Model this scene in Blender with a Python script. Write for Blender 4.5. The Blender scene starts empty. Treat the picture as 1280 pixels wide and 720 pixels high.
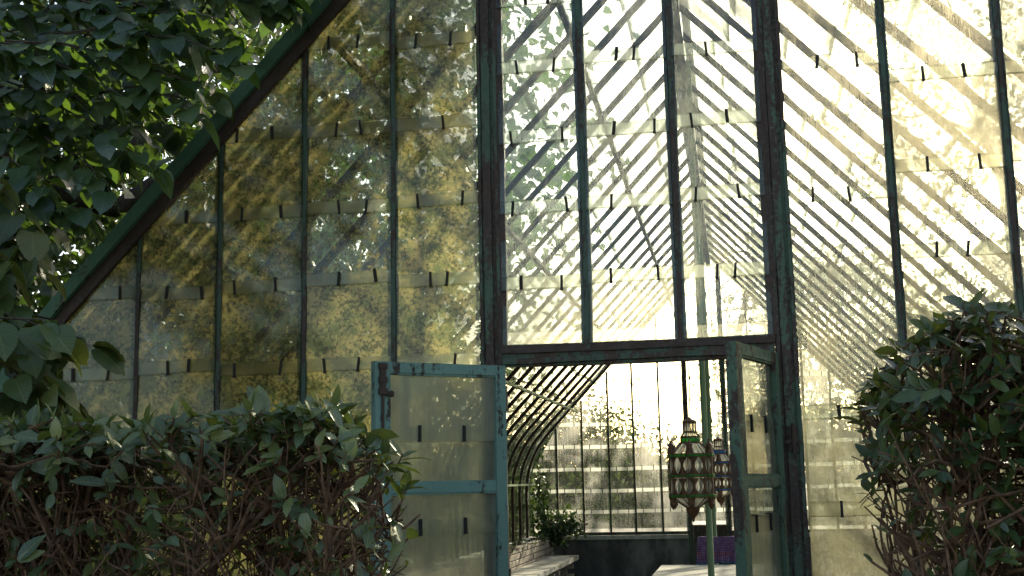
import bpy, math, random
import numpy as np
from mathutils import Matrix, Vector
R = math.radians
random.seed(7)
rng = np.random.default_rng(7)
S = bpy.context.scene
COL = S.collection

# ---------------------------------------------------------------- camera, sky, sun, exposure
YAW, PIT, ROL, DIST, EYE, FPX = R(10.18), R(9.11), R(1.21), 5.055, 1.6, 1515.0
fw = Vector((-math.sin(YAW)*math.cos(PIT), math.cos(YAW)*math.cos(PIT), math.sin(PIT)))
rt = Vector((math.cos(YAW), math.sin(YAW), 0)); up = rt.cross(fw)
r2 = rt*math.cos(ROL) - up*math.sin(ROL); u2 = rt*math.sin(ROL) + up*math.cos(ROL)
CAM = Vector((0, -DIST, EYE))
cd = bpy.data.cameras.new('camera'); cam = bpy.data.objects.new('camera', cd); COL.objects.link(cam)
cd.sensor_width = 36; cd.lens = FPX/1280*36; cd.clip_start = .05; cd.clip_end = 2000
cam.matrix_world = Matrix(((r2.x, u2.x, -fw.x, CAM.x), (r2.y, u2.y, -fw.y, CAM.y), (r2.z, u2.z, -fw.z, CAM.z), (0, 0, 0, 1)))
S.camera = cam

SUN_AZ, SUN_EL = R(12), R(20.0)          # azimuth from +Y towards +X
W = bpy.data.worlds.new('World'); S.world = W; W.use_nodes = True
wn = W.node_tree.nodes; wl_ = W.node_tree.links
sky = wn.new('ShaderNodeTexSky'); sky.sky_type = 'NISHITA'; sky.sun_disc = False
sky.sun_elevation = SUN_EL; sky.sun_rotation = SUN_AZ; sky.altitude = 100
sky.air_density = 1.0; sky.dust_density = 1.8; sky.ozone_density = 0.0
wn['Background'].inputs['Strength'].default_value = .15
wl_.new(sky.outputs[0], wn['Background'].inputs['Color'])
sl = bpy.data.lights.new('sun', 'SUN'); sl.energy = 5.0; sl.angle = R(.6); sl.color = (1, .87, .65)
so = bpy.data.objects.new('sun', sl); COL.objects.link(so)
sd = Vector((math.sin(SUN_AZ)*math.cos(SUN_EL), math.cos(SUN_AZ)*math.cos(SUN_EL), math.sin(SUN_EL)))
so.rotation_euler = (-sd).to_track_quat('-Z', 'Y').to_euler(); so.location = sd*40
S.view_settings.view_transform = 'Standard'; S.view_settings.look = 'None'; S.view_settings.gamma = 1
S.view_settings.exposure = 1.2
S.render.engine = 'CYCLES'
cy = S.cycles
cy.use_denoising = True; cy.max_bounces = 10; cy.diffuse_bounces = 4; cy.glossy_bounces = 3
cy.transmission_bounces = 8; cy.transparent_max_bounces = 48; cy.caustics_reflective = False; cy.caustics_refractive = False
cy.sample_clamp_indirect = 6

# ---------------------------------------------------------------- object helpers
WL = {}                                     # world location of every object (no rotations on parents)
def link(o, parent=None, loc=(0, 0, 0)):
    COL.objects.link(o); loc = Vector(loc); WL[o] = loc
    if parent is not None:
        o.parent = parent; o.location = loc - WL[parent]
    else: o.location = loc
    return o
def tag(o, label=None, cat=None, group=None, kind=None):
    if label: o['label'] = label
    if cat: o['category'] = cat
    if group: o['group'] = group
    if kind: o['kind'] = kind
    return o
def thing(name, loc, label, cat, group=None):
    return tag(link(bpy.data.objects.new(name, None), None, loc), label, cat, group)

class MB:
    def __init__(s): s.v = []; s.f = []; s.m = []; s.uv = []
    def poly(s, pts, m=0, uvs=None):
        b = len(s.v); s.v += [tuple(p) for p in pts]; s.f.append(tuple(range(b, b+len(pts)))); s.m.append(m)
        s.uv += (uvs if uvs else [(0, .5)]*len(pts))
    def box(s, lo, hi, m=0, M=None):
        x0, y0, z0 = lo; x1, y1, z1 = hi
        c = [Vector(p) for p in ((x0,y0,z0),(x1,y0,z0),(x1,y1,z0),(x0,y1,z0),(x0,y0,z1),(x1,y0,z1),(x1,y1,z1),(x0,y1,z1))]
        if M is not None: c = [M @ p for p in c]
        b = len(s.v); s.v += [tuple(p) for p in c]
        for q in ((0,3,2,1),(4,5,6,7),(0,1,5,4),(1,2,6,5),(2,3,7,6),(3,0,4,7)):
            s.f.append(tuple(b+i for i in q)); s.m.append(m); s.uv += [(0, .5)]*4
    def sweep(s, pts, sec, side, m=0, jit=0, cap=True):
        """sec: list of (a,b) section corners; pts polyline; side: fixed side vector; b axis = side x tangent"""
        n = len(sec); b0 = len(s.v); side = Vector(side)
        P = [Vector(p) for p in pts]
        for i, p in enumerate(P):
            t = (P[min(i+1, len(P)-1)] - P[max(i-1, 0)]).normalized()
            nn = side.cross(t).normalized()
            for a, b in sec:
                ja, jb = random.uniform(-jit, jit), random.uniform(-jit, jit)
                s.v.append(tuple(p + side*(a+ja) + nn*(b+jb)))
        for i in range(len(P)-1):
            for k in range(n):
                a, b = b0+i*n+k, b0+i*n+(k+1) % n
                s.f.append((a, b, b+n, a+n)); s.m.append(m); s.uv += [(0, .5)]*4
        if cap:
            s.f.append(tuple(b0+k for k in range(n))[::-1]); s.m.append(m); s.uv += [(0, .5)]*n
            e = b0+(len(P)-1)*n; s.f.append(tuple(e+k for k in range(n))); s.m.append(m); s.uv += [(0, .5)]*n
    def bar(s, p0, p1, w, d, side, m=0, jit=0, seg=.12):
        p0, p1 = Vector(p0), Vector(p1); k = max(1, int((p1-p0).length/seg)) if jit else 1
        ph, am = random.uniform(0, 6.28), (random.uniform(.001, .0035) if jit and (p1-p0).length > .8 else 0); sv = Vector(side)
        s.sweep([p0.lerp(p1, i/k)+sv*am*(math.sin(ph+5*i/k)-math.sin(ph)) for i in range(k+1)], [(-w/2,-d/2),(w/2,-d/2),(w/2,d/2),(-w/2,d/2)], side, m, jit)
    def tube(s, pts, rad, n=5, m=0):
        P = [Vector(p) for p in pts]; b0 = len(s.v)
        rad = rad if hasattr(rad, '__len__') else [rad]*len(P)
        for i, p in enumerate(P):
            t = (P[min(i+1, len(P)-1)] - P[max(i-1, 0)]).normalized()
            a = t.orthogonal().normalized() if abs(t.z) > .95 else Vector((0,0,1)).cross(t).normalized()
            b = t.cross(a)
            for k in range(n):
                an = 2*math.pi*k/n; s.v.append(tuple(p + (a*math.cos(an)+b*math.sin(an))*rad[i]))
        for i in range(len(P)-1):
            for k in range(n):
                a, b = b0+i*n+k, b0+i*n+(k+1) % n
                s.f.append((a, b, b+n, a+n)); s.m.append(m); s.uv += [(0, .5)]*4
        for ring, rev in ((b0, True), (b0+(len(P)-1)*n, False)):
            q = tuple(ring+k for k in range(n)); s.f.append(q[::-1] if rev else q); s.m.append(m); s.uv += [(0, .5)]*n
    def lathe(s, prof, c, n=12, m=0, ph=0):
        b0 = len(s.v)
        for r, z in prof:
            for k in range(n):
                a = ph+2*math.pi*k/n; s.v.append((c[0]+r*math.cos(a), c[1]+r*math.sin(a), c[2]+z))
        for i in range(len(prof)-1):
            for k in range(n):
                a, b = b0+i*n+k, b0+i*n+(k+1) % n
                s.f.append((a, b, b+n, a+n)); s.m.append(m); s.uv += [(0, .5)]*4
    def mesh(s, name, mats, origin=(0,0,0), smooth=False):
        me = bpy.data.meshes.new(name); o = np.array(origin)
        me.from_pydata([tuple(np.array(p)-o) for p in s.v], [], s.f)
        uv = me.uv_layers.new(name='UVMap'); uv.data.foreach_set('uv', np.array(s.uv, dtype=np.float32).ravel())
        me.polygons.foreach_set('material_index', s.m)
        if smooth: me.polygons.foreach_set('use_smooth', [True]*len(s.f))
        for m in (mats if isinstance(mats, (list, tuple)) else [mats]): me.materials.append(m)
        return me
    def build(s, name, mats, parent=None, origin=None, smooth=False):
        if origin is None:
            a = np.array(s.v); origin = tuple((a.min(0)+a.max(0))/2)
        o = bpy.data.objects.new(name, s.mesh(name, mats, origin, smooth)); return link(o, parent, origin)

# ---------------------------------------------------------------- material helpers
class NT:
    def __init__(s, name):
        s.mat = bpy.data.materials.new(name); s.mat.use_nodes = True; s.t = s.mat.node_tree; s.t.nodes.clear()
        s.out = s.n('ShaderNodeOutputMaterial')
    def n(s, ty, **kw):
        nd = s.t.nodes.new(ty)
        for k, v in kw.items(): setattr(nd, k, v)
        return nd
    def set(s, sock, v):
        if isinstance(v, bpy.types.NodeSocket): s.t.links.new(v, sock)
        elif isinstance(v, (tuple, list)) and len(v) == 3 and sock.type == 'RGBA': sock.default_value = (*v, 1)
        else: sock.default_value = v
    def math(s, op, a, b=0., clamp=False):
        nd = s.n('ShaderNodeMath', operation=op, use_clamp=clamp); s.set(nd.inputs[0], a); s.set(nd.inputs[1], b); return nd.outputs[0]
    def noise(s, vec, scale, detail=4, rough=.6, dist=0):
        nd = s.n('ShaderNodeTexNoise'); s.set(nd.inputs['Vector'], vec); s.set(nd.inputs['Scale'], scale)
        nd.inputs['Detail'].default_value = detail; nd.inputs['Roughness'].default_value = rough; nd.inputs['Distortion'].default_value = dist
        return nd.outputs[0]
    def map(s, v, a, b, c=0., d=1., smooth=True):
        nd = s.n('ShaderNodeMapRange'); nd.interpolation_type = 'SMOOTHSTEP' if smooth else 'LINEAR'
        for k, x in zip((0, 1, 2, 3, 4), (v, a, b, c, d)): s.set(nd.inputs[k], x)
        return nd.outputs[0]
    def mixc(s, f, a, b):
        nd = s.n('ShaderNodeMix', data_type='RGBA'); s.set(nd.inputs[0], f); s.set(nd.inputs[6], a); s.set(nd.inputs[7], b); return nd.outputs[2]
    def mixs(s, f, a, b):
        nd = s.n('ShaderNodeMixShader'); s.set(nd.inputs[0], f); s.t.links.new(a, nd.inputs[1]); s.t.links.new(b, nd.inputs[2]); return nd.outputs[0]
    def pos(s): return s.n('ShaderNodeNewGeometry').outputs['Position']
    def vmul(s, v, k):
        nd = s.n('ShaderNodeVectorMath', operation='MULTIPLY'); s.set(nd.inputs[0], v); nd.inputs[1].default_value = k; return nd.outputs[0]
    def bump(s, h, st=.4, d=.01):
        nd = s.n('ShaderNodeBump'); nd.inputs['Strength'].default_value = st; nd.inputs['Distance'].default_value = d; s.set(nd.inputs['Height'], h); return nd.outputs[0]
    def bsdf(s, ty, **kw):
        nd = s.n('ShaderNodeBsdf'+ty)
        for k, v in kw.items(): s.set(nd.inputs[k], v)
        return nd.outputs[0]
    def prin(s, col, rough=.7, normal=None, metal=0, spec=.5):
        nd = s.n('ShaderNodeBsdfPrincipled'); s.set(nd.inputs['Base Color'], col); s.set(nd.inputs['Roughness'], rough)
        s.set(nd.inputs['Metallic'], metal); s.set(nd.inputs['Specular IOR Level'], spec)
        if normal is not None: s.set(nd.inputs['Normal'], normal)
        return nd.outputs[0]
    def done(s, sh): s.t.links.new(sh, s.out.inputs[0]); return s.mat

def m_iron(name, paint, rust=(.07, .035, .022), dark=(.018, .016, .013), amt=.5, scale=9):
    t = NT(name); p = t.pos(); st = t.vmul(p, (1, 1, .25))
    a = t.noise(st, scale, 6, .7); b = t.noise(p, 60, 5, .7); c = t.noise(p, 2.2, 3)
    f = t.math('ADD', a, t.math('MULTIPLY', b, .35))
    k = t.map(f, 1.0-amt*.75, 1.08-amt*.75)
    var = t.mixc(c, paint, tuple(x*.55 for x in paint))
    gr = t.mixc(t.noise(p, 25, 4), rust, dark)
    col = t.mixc(k, var, gr)
    return t.done(t.prin(col, t.map(b, .3, .7, .5, .85), t.bump(f, .5, .004), 0, .35))

def m_glass(name, film=.3, algae=1., gx=None, lap=.4, edge=0., fcol=(.93, .9, .78), acol=((.10, .125, .045), (.25, .225, .085)), rough=.32, spk=38, front=.12, tlw=.42, thr=1.2, low=0, rv=.22, ew=(.02, .045)):
    """weathered pane: clear glass, a milky dust film that scatters light, and mottled algae"""
    t = NT(name); p = t.pos(); uv = t.n('ShaderNodeUVMap').outputs[0]
    sx = t.n('ShaderNodeSeparateXYZ'); t.set(sx.inputs[0], p)
    su = t.n('ShaderNodeSeparateXYZ'); t.set(su.inputs[0], uv)
    rnd = t.math('FRACT', t.math('ADD', t.n('ShaderNodeObjectInfo').outputs['Random'], t.n('ShaderNodeNewGeometry').outputs['Random Per Island']))
    fine = t.noise(p, spk, 9, .78, .4); big = t.noise(p, 1.9, 4, .6, .6); mid = t.noise(p, 6.5, 6, .7)
    streak = t.noise(t.vmul(p, (34, 34, 1.6)), 1, 5, .65); fs = t.noise(t.vmul(p, (240, 240, 26)), 1, 2, .5)
    lp = t.map(su.outputs[1], .052, .062, 1, 0)
    xe = t.math('ADD', sx.outputs[0], t.math('MULTIPLY', t.math('MAXIMUM', t.math('SUBTRACT', 2.25, sx.outputs[2]), 0.), low)) if low else sx.outputs[0]
    g = t.map(xe, gx[0], gx[1]) if gx else 1.
    a = t.math('ADD', t.math('MULTIPLY', fine, 1.5), t.math('MULTIPLY', mid, .6)); a = t.math('ADD', a, t.math('MULTIPLY', big, .75))
    a = t.math('ADD', a, t.math('MULTIPLY', t.math('SUBTRACT', rnd, .5), .42))
    a = t.math('ADD', a, t.math('MULTIPLY', t.math('SUBTRACT', streak, .5), .55))
    ue = t.math('ABSOLUTE', t.math('SUBTRACT', su.outputs[0], .5)); a = t.math('ADD', a, t.map(ue, .40, .5, 0, .25))
    al = t.map(a, thr, thr+.3); al = t.math('MULTIPLY', al, g) if gx else al
    al = t.math('MULTIPLY', al, t.math('SUBTRACT', 1., t.math('MULTIPLY', lp, .8)))
    al = t.math('MULTIPLY', al, algae)
    if edge:
        wob = t.math('ADD', su.outputs[1], t.math('MULTIPLY', t.math('SUBTRACT', mid, .5), ew[1]*1.5))
        al = t.math('MAXIMUM', al, t.math('MULTIPLY', t.map(wob, ew[0], ew[1], 1, 0), edge))
        if ew[1] < .03: al = t.math('MAXIMUM', al, t.math('MULTIPLY', t.map(t.math('ABSOLUTE', t.math('SUBTRACT', wob, .057)), .001, .006, 1, 0), edge*.6))
    f = t.math('ADD', t.math('MULTIPLY', t.map(streak, .3, .75), .16), t.math('MULTIPLY', t.map(big, .35, .7), .34))
    f = t.math('ADD', f, t.math('MULTIPLY', t.math('SUBTRACT', fs, .5), .3))
    f = t.math('ADD', f, t.math('MULTIPLY', t.math('SUBTRACT', rnd, .5), rv))
    f = t.math('ADD', f, film - .25)
    if gx: f = t.math('MULTIPLY', f, t.math('SUBTRACT', 1., t.math('MULTIPLY', g, .62)))
    f = t.math('ADD', f, t.math('MULTIPLY', lp, lap))
    f = t.math('MINIMUM', t.math('MAXIMUM', f, .03), .93)
    tr = t.bsdf('Transparent', Color=(.93, .965, .93))
    sc = t.bsdf('Refraction', Color=fcol, Roughness=rough, IOR=1.4)
    tl = t.bsdf('Translucent', Color=tuple(x*.85 for x in fcol)); df = t.bsdf('Diffuse', Color=tuple(x*.6 for x in fcol))
    fl = t.mixs(tlw, sc, t.mixs(front, tl, df))
    s1 = t.mixs(f, tr, fl)
    f2 = t.noise(p, 26, 9, .78); f3 = t.math('ADD', t.math('MULTIPLY', t.noise(p, 62, 6, .75), .75), t.math('MULTIPLY', t.noise(p, 9, 4, .6), .25))
    ac = t.mixc(t.map(t.math('ADD', f2, t.math('MULTIPLY', mid, .6)), .66, .95), *acol); ac = t.mixc(t.map(f3, .47, .58, 0, .85), ac, tuple(x*.22 for x in acol[0]))
    ash = t.mixs(.66, t.bsdf('Diffuse', Color=ac), t.bsdf('Translucent', Color=ac))
    s2 = t.mixs(al, s1, ash)
    fr = t.n('ShaderNodeFresnel'); fr.inputs[0].default_value = 1.45
    return t.done(t.mixs(t.math('MULTIPLY', fr.outputs[0], t.math('SUBTRACT', .75, t.math('MULTIPLY', f, .6), True)), s2, t.bsdf('Glossy', Color=(.9, .95, .92), Roughness=.12)))

def m_clear(name):
    t = NT(name); fr = t.n('ShaderNodeFresnel'); fr.inputs[0].default_value = 1.3
    return t.done(t.mixs(fr.outputs[0], t.bsdf('Transparent', Color=(.97, .985, .97)), t.bsdf('Glossy', Color=(.9, .95, .92), Roughness=.1)))

def m_leaf(name, cols, trans, tw=.35, rough=.36, veins=True, spec=.5):
    t = NT(name); g = t.n('ShaderNodeNewGeometry'); oi = t.n('ShaderNodeObjectInfo')
    r = t.math('FRACT', t.math('ADD', g.outputs['Random Per Island'], oi.outputs['Random']))
    cr = t.n('ShaderNodeValToRGB'); t.set(cr.inputs[0], r); e = cr.color_ramp.elements
    for i, c in enumerate(cols):
        q = e[i] if i < 2 else e.new(.5)
        q.position = i/(len(cols)-1); q.color = (*c, 1)
    col = cr.outputs[0]; nor = None
    n = t.noise(g.outputs['Position'], 55, 4, .6)
    col = t.mixc(t.map(n, .45, .8, 0, .45), col, tuple(x*.45 for x in cols[0]))
    if veins:
        uv = t.n('ShaderNodeUVMap').outputs[0]; su = t.n('ShaderNodeSeparateXYZ'); t.set(su.inputs[0], uv)
        ax = t.math('ABSOLUTE', su.outputs[0])
        rib = t.map(ax, .0, .06, 1, 0)
        w = t.math('SINE', t.math('MULTIPLY', t.math('SUBTRACT', su.outputs[1], t.math('MULTIPLY', ax, .35)), 44))
        vn = t.math('MAXIMUM', rib, t.math('MULTIPLY', t.map(w, .8, 1.), .6))
        col = t.mixc(t.math('MULTIPLY', vn, .35), col, tuple(min(1, x*2.2) for x in cols[-1]))
        nor = t.bump(t.math('ADD', vn, n), .35, .002)
    pr = t.prin(col, rough, nor, 0, spec)
    tl = t.bsdf('Translucent', Color=t.mixc(r, trans, tuple(x*.6 for x in trans)))
    return t.done(t.mixs(tw, pr, tl))

def m_noise(name, c0, c1, scale, rough=.85, bump=.5, c2=None, dist=.01, stretch=(1, 1, 1)):
    t = NT(name); p = t.vmul(t.pos(), stretch); a = t.noise(p, scale, 7, .68); b = t.noise(p, scale*.13, 3)
    col = t.mixc(t.map(a, .35, .68), c0, c1)
    if c2: col = t.mixc(t.map(b, .48, .66), col, c2)
    return t.done(t.prin(col, rough, t.bump(a, bump, dist), 0, .3))

M = {}
M['iron'] = m_iron('weathered green iron', (.056, .092, .06), amt=.5)
M['rafter'] = m_iron('roof iron', (.045, .07, .05), amt=.62)
M['post'] = m_iron('post green paint', (.068, .105, .066), amt=.5, scale=7)
M['rake'] = m_iron('rake green paint', (.07, .15, .09), amt=.34, scale=6)
M['rust'] = m_iron('rusty iron', (.05, .06, .045), amt=.95)
M['palegreen'] = m_iron('pale green paint', (.24, .33, .17), amt=.2)
M['teal'] = m_iron('teal door paint', (.16, .27, .22), rust=(.05, .03, .02), amt=.36, scale=14)
M['darkgreen'] = m_iron('dark green door paint', (.08, .135, .085), amt=.4, scale=12)
M['clip'] = m_noise('clip lead', (.012, .012, .011), (.03, .025, .02), 60)
M['glass'] = m_glass('gable glass', film=.20, algae=.3, thr=1.42, lap=.30, fcol=(.86, .9, .87), edge=.6, ew=(.002, .009), rv=.34)
M['glassl'] = m_glass('mossy gable glass', film=.3, algae=.9, thr=1.08, edge=.6, ew=(.002, .009), gx=(-.85, -1.2), lap=.30, fcol=(.93, .88, .70), acol=((.13, .15, .05), (.36, .30, .11)), low=.55)
M['glassr'] = m_glass('gable glass right', film=.40, algae=.4, thr=1.42, lap=.08, rough=.36, fcol=(.96, .9, .73), edge=.6, ew=(.002, .009), rv=.36)
M['roofl'] = m_glass('roof glass left', film=.30, algae=.6, gx=(-1.3, -2.6), lap=.1, edge=.8, spk=20, tlw=.6)
M['roofr'] = m_glass('roof glass right', film=.42, algae=.5, thr=1.38, lap=.12, edge=.8, spk=20, fcol=(.60, .55, .43), rv=.6, tlw=.5)
M['farg'] = m_glass('far gable glass', film=.22, algae=.08, lap=.7, rough=.3, tlw=.65, fcol=(.93, .93, .88))
M['doorg'] = m_glass('door glass', film=.66, algae=.15, lap=.2, fcol=(.97, .94, .74), front=.7, rv=.4)
M['clear'] = m_clear('clear glass back')

# ---------------------------------------------------------------- ground
def sheet(name, x0, x1, y0, y1, z, mat, label, cat, n=1):
    b = MB()
    b.poly([(x0,y0,z),(x1,y0,z),(x1,y1,z),(x0,y1,z)])
    o = b.build(name, mat, None, (0, 0, z)); return tag(o, label, cat, kind='structure')
M['grass'] = m_noise('grass ground', (.035, .055, .015), (.07, .085, .025), 6, 1, .8, (.09, .07, .04), .05)
M['gravel'] = m_noise('gravel', (.16, .14, .11), (.30, .27, .22), 40, .95, .8)
M['floor'] = m_noise('floor stone', (.10, .095, .085), (.19, .18, .16), 5, .9, .4)
sheet('ground', -500, 500, -500, 900, 0, M['grass'], 'dark grassy garden ground around the greenhouse', 'ground')
sheet('path', -1.5, .75, -30, -.02, .004, M['gravel'], 'pale gravel path leading to the open greenhouse door', 'path')

# ---------------------------------------------------------------- greenhouse
XC, HW, LEN, SILL = -.29, 3.055, 15.0, .72
TH = math.atan(1.054); RAD = 1.4; TL = RAD*math.tan((math.pi/2-TH)/2); ZA = 1.974-TL; RIDGE = 5.192
L1 = ZA-SILL; L2 = RAD*(math.pi/2-TH)
ex, ez = -HW+RAD-RAD*math.sin(TH), ZA+RAD*math.cos(TH)
L3 = -ex/math.cos(TH); LT = L1+L2+L3
def prof(s, off=0.):
    """point on the left roof profile at length s from the sill, moved outwards by off: (dx, z)"""
    if s <= L1: p, n = (-HW, SILL+s), (-1, 0)
    elif s <= L1+L2:
        a = math.pi-(s-L1)/RAD; n = (math.cos(a), math.sin(a)); p = (-HW+RAD+RAD*n[0], ZA+RAD*n[1])
    else:
        q = s-L1-L2; p = (ex+q*math.cos(TH), ez+q*math.sin(TH)); n = (-math.sin(TH), math.cos(TH))
    return p[0]+n[0]*off, p[1]+n[1]*off
def roofz(x):
    d = abs(x-XC)
    if d >= HW: return ZA
    if d > -ex: return ZA+math.sqrt(max(0, RAD**2-(d-HW+RAD)**2))
    return RIDGE-d*1.054
GH = thing('greenhouse', (XC, LEN/2, 0), 'old green iron greenhouse with dirty glass panes and open double doors', 'greenhouse')
M['stucco'] = m_noise('stained grey render', (.05, .05, .046), (.22, .21, .19), 2.6, .85, .4, (.05, .05, .046), .02, (1, 1, .45))
M['stone'] = m_noise('pale stone', (.33, .31, .27), (.5, .48, .42), 14, .85, .5, (.22, .21, .17))
M['brick'] = m_noise('worn brick', (.30, .24, .19), (.44, .38, .32), 12, .9, .6, (.2, .16, .13))

def floor_part():
    b = MB(); b.box((XC-HW+.12, .12, .005), (XC+HW-.12, LEN-.12, .03)); b.build('floor_slab', M['floor'], GH)
floor_part()
def dwarf(lo, hi, cap_lo, cap_hi):
    b = MB(); b.box(lo, hi); w = b.build('dwarf_wall', M['stucco'], GH)
    b = MB(); b.box(cap_lo, cap_hi); b.build('coping_stone', M['stone'], w)
for s in (-1, 1):
    x = XC+s*HW; xa, xb = sorted((x-s*.12, x+s*.10))
    dwarf((xa, 0, 0), (xb, LEN, SILL-.06), (xa-.03, -.02, SILL-.06), (xb+.03, LEN+.02, SILL))
# near gable dwarf walls, either side of the door
for xa, xb in ((XC-HW+.12, -1.04), (.27, XC+HW-.12)):
    dwarf((xa+.002, -.08, 0), (xb, .1, SILL-.06), (xa+.034, -.1, SILL-.062), (xb-.01, .12, SILL-.002))
# far gable dwarf walls
for xa, xb in ((XC-HW+.12, -.80), (-.11, XC+HW-.12)):
    dwarf((xa+.002, LEN-.12, 0), (xb, LEN-.01, SILL-.06), (xa+.034, LEN-.16, SILL-.062), (xb, LEN-.005, SILL-.002))

# rafters
NB = 24; BAY = LEN/NB
ss = [0, L1*.5]+[L1+L2*i/8 for i in range(9)]+[L1+L2+L3*i/24 for i in range(1, 25)]
raf = {}
for s in (-1, 1):
    b = MB(); P = [(-s*prof(q, -.02)[0], 0, prof(q, -.02)[1]) for q in ss]
    sec = [(-.008, -.016), (.008, -.016), (.008, .010), (.017, .010), (.017, .017), (-.017, .017), (-.017, .010), (-.008, .010)]
    sec = [(a*1.3, -c*s*1.25) for a, c in sec]
    b.sweep(P, sec if s < 0 else sec[::-1], (0, 1, 0), 0, .0028)
    raf[s] = b.mesh('rafter', M['rafter'])
for j in range(1, NB):
    for s in (-1, 1):
        link(bpy.data.objects.new('rafter', raf[s]), GH, (XC, j*BAY, 0))
# purlins and ridge beam
for s in (-1, 1):
    for q, w in ((L1+L2+.55, .035), (L1+L2+1.75, .04), (L1+L2+2.9, .035), (L1+.15, .03)):
        if s > 0 and q > L1+L2+1: continue
        x, z = prof(q, -.075); b = MB()
        b.bar((XC-s*x, .03, z), (XC-s*x, LEN-.03, z), w, .03, (1, 0, 0)); b.build('purlin', M['palegreen'] if (s < 0 and q < L1+L2+1) else M['rafter'], GH)
b = MB(); b.box((XC-.04, .02, RIDGE-.14), (XC+.04, LEN-.02, RIDGE-.02)); b.build('ridge_beam', M['rafter'], GH)
for y in (5.0, 10.0):
    b = MB(); xx = -.235 if y == 5 else XC
    b.lathe([(.045, .0), (.045, .06), (.027, .08), (.025, 2.4), (.023, RIDGE-.18), (.05, RIDGE-.1)], (xx, y, .03), 10); b.build('column', M['palegreen'], GH, smooth=True)

# roof panes
PITCH = .47; NR = int(LT/PITCH)+1; PR = LT/NR
def roof_pane(b, s, j, k, off):
    y0, y1 = (j+off[0])*BAY+.012, (j+1)*BAY-.012
    ph = off[2]; s0, s1 = max(0, k*PR+ph), min((k+1)*PR+.05+ph, LT)
    if s1-s0 < .1: return
    n = 4 if s0 < L1+L2 and s1 > L1 else 1
    tl = off[1]
    for i in range(n):
        a, c = s0+(s1-s0)*i/n, s0+(s1-s0)*(i+1)/n
        va, vc = a-s0, c-s0
        for lay, m in ((0., 0), (.003, 1)):
            oa = .016-.011*(va/(s1-s0))+lay+tl; oc = .016-.011*(vc/(s1-s0))+lay+tl
            pa, pc = prof(a, oa), prof(c, oc)
            q = [(XC-s*pa[0], y0, pa[1]), (XC-s*pa[0], y1, pa[1]), (XC-s*pc[0], y1, pc[1]), (XC-s*pc[0], y0, pc[1])]
            uv = [(0, va), (1, va), (1, vc), (0, vc)]
            if s > 0: q, uv = q[::-1], uv[::-1]
            b.poly(q, m, uv)
rest = {-1: MB(), 1: MB()}
for j in range(NB):
    for s in (-1, 1):
        phb = random.uniform(-.03, .03) if s < 0 else random.uniform(-.16, .16)
        for k in range(-1, NR+1):
            if random.random() < .012 and j > 3: continue
            off = (0, random.uniform(0, .003), phb+random.uniform(-.008, .008))
            # bays next to the front gable, seen largest, are panes of their own
            if (j < 4 and s < 0 and k > 2) or (j < 3 and s > 0 and k > 2):
                b = MB(); roof_pane(b, s, j, k, off)
                if b.v: b.build('pane', [M['roofl' if s < 0 else 'roofr'], M['clear']], GH)
            else: roof_pane(rest[s], s, j, k, off)
b = MB(); nl = len(rest[-1].v)
for s in (-1, 1):
    r = rest[s]; o = len(b.v); b.v += r.v; b.f += [tuple(i+o for i in f) for f in r.f]; b.uv += r.uv
    b.m += [mi if (s < 0 or mi == 1) else 2 for mi in r.m]
o = b.build('roof_glazing', [M['roofl'], M['clear'], M['roofr']], GH); tag(o, kind='stuff')

# near gable: posts, bars, rake boards
MULL = [-3.01, -2.622, -2.234, -1.836, -1.426, -.998, -.587, -.197, .225, .686, 1.142, 1.56, 1.98, 2.38]
def gable_bar(x, z0, y, sgn, mat, w=1.):
    z1 = roofz(x)+.03; b = MB()
    b.bar((x, y, z0), (x, y, z1), .034*w, .016, (1, 0, 0), 0, .0018)
    b.bar((x, y+.034*sgn, z0), (x, y+.034*sgn, z1), .013*w, .05, (1, 0, 0), 0, .0014)
    b.bar((x, y-.016*sgn, z0), (x, y-.016*sgn, z1), .016*w, .016, (1, 0, 0), 0, .002)
    return b.build('glazing_bar', mat, GH)
for i, x in enumerate(MULL):
    if i in (5, 8):
        z1 = roofz(x)+.03; b = MB()
        b.bar((x, .03, .0), (x, .03, z1), .088, .085, (1, 0, 0), 0, .0018)
        b.bar((x, -.02, .0), (x, -.02, z1), .034, .02, (1, 0, 0), 0, .0012)
        b.bar((x-.036, -.016, .0), (x-.036, -.016, z1), .014, .012, (1, 0, 0), 0, .0016)
        b.bar((x+.036, -.016, .0), (x+.036, -.016, z1), .014, .012, (1, 0, 0), 0, .0016)
        b.build('door_post', M['post'], GH)
    else: gable_bar(x, 2.15 if i in (6, 7) else SILL, -.004, 1, M['iron'], 1.4 if i in (6, 7) else 1.1)
b = MB(); b.bar((-.954, .02, 2.118), (.181, .02, 2.118), .064, .07, (0, 0, 1), 0, .0018)
b.bar((-.95, -.022, 2.104), (.178, -.022, 2.104), .022, .02, (0, 0, 1), 0, .0015); b.build('lintel', M['iron'], GH)
b = MB(); b.bar((-.954, -.012, 2.158), (.181, -.012, 2.158), .034, .03, (0, 0, 1), 0, .0015); b.build('transom_sill', M['rust'], GH)
for x in (-.946, .173):
    b = MB(); b.bar((x, -.006, 2.175), (x, -.006, roofz(x)), .034, .03, (1, 0, 0), 0, .0016); b.build('transom_frame', M['rust'], GH)
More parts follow.
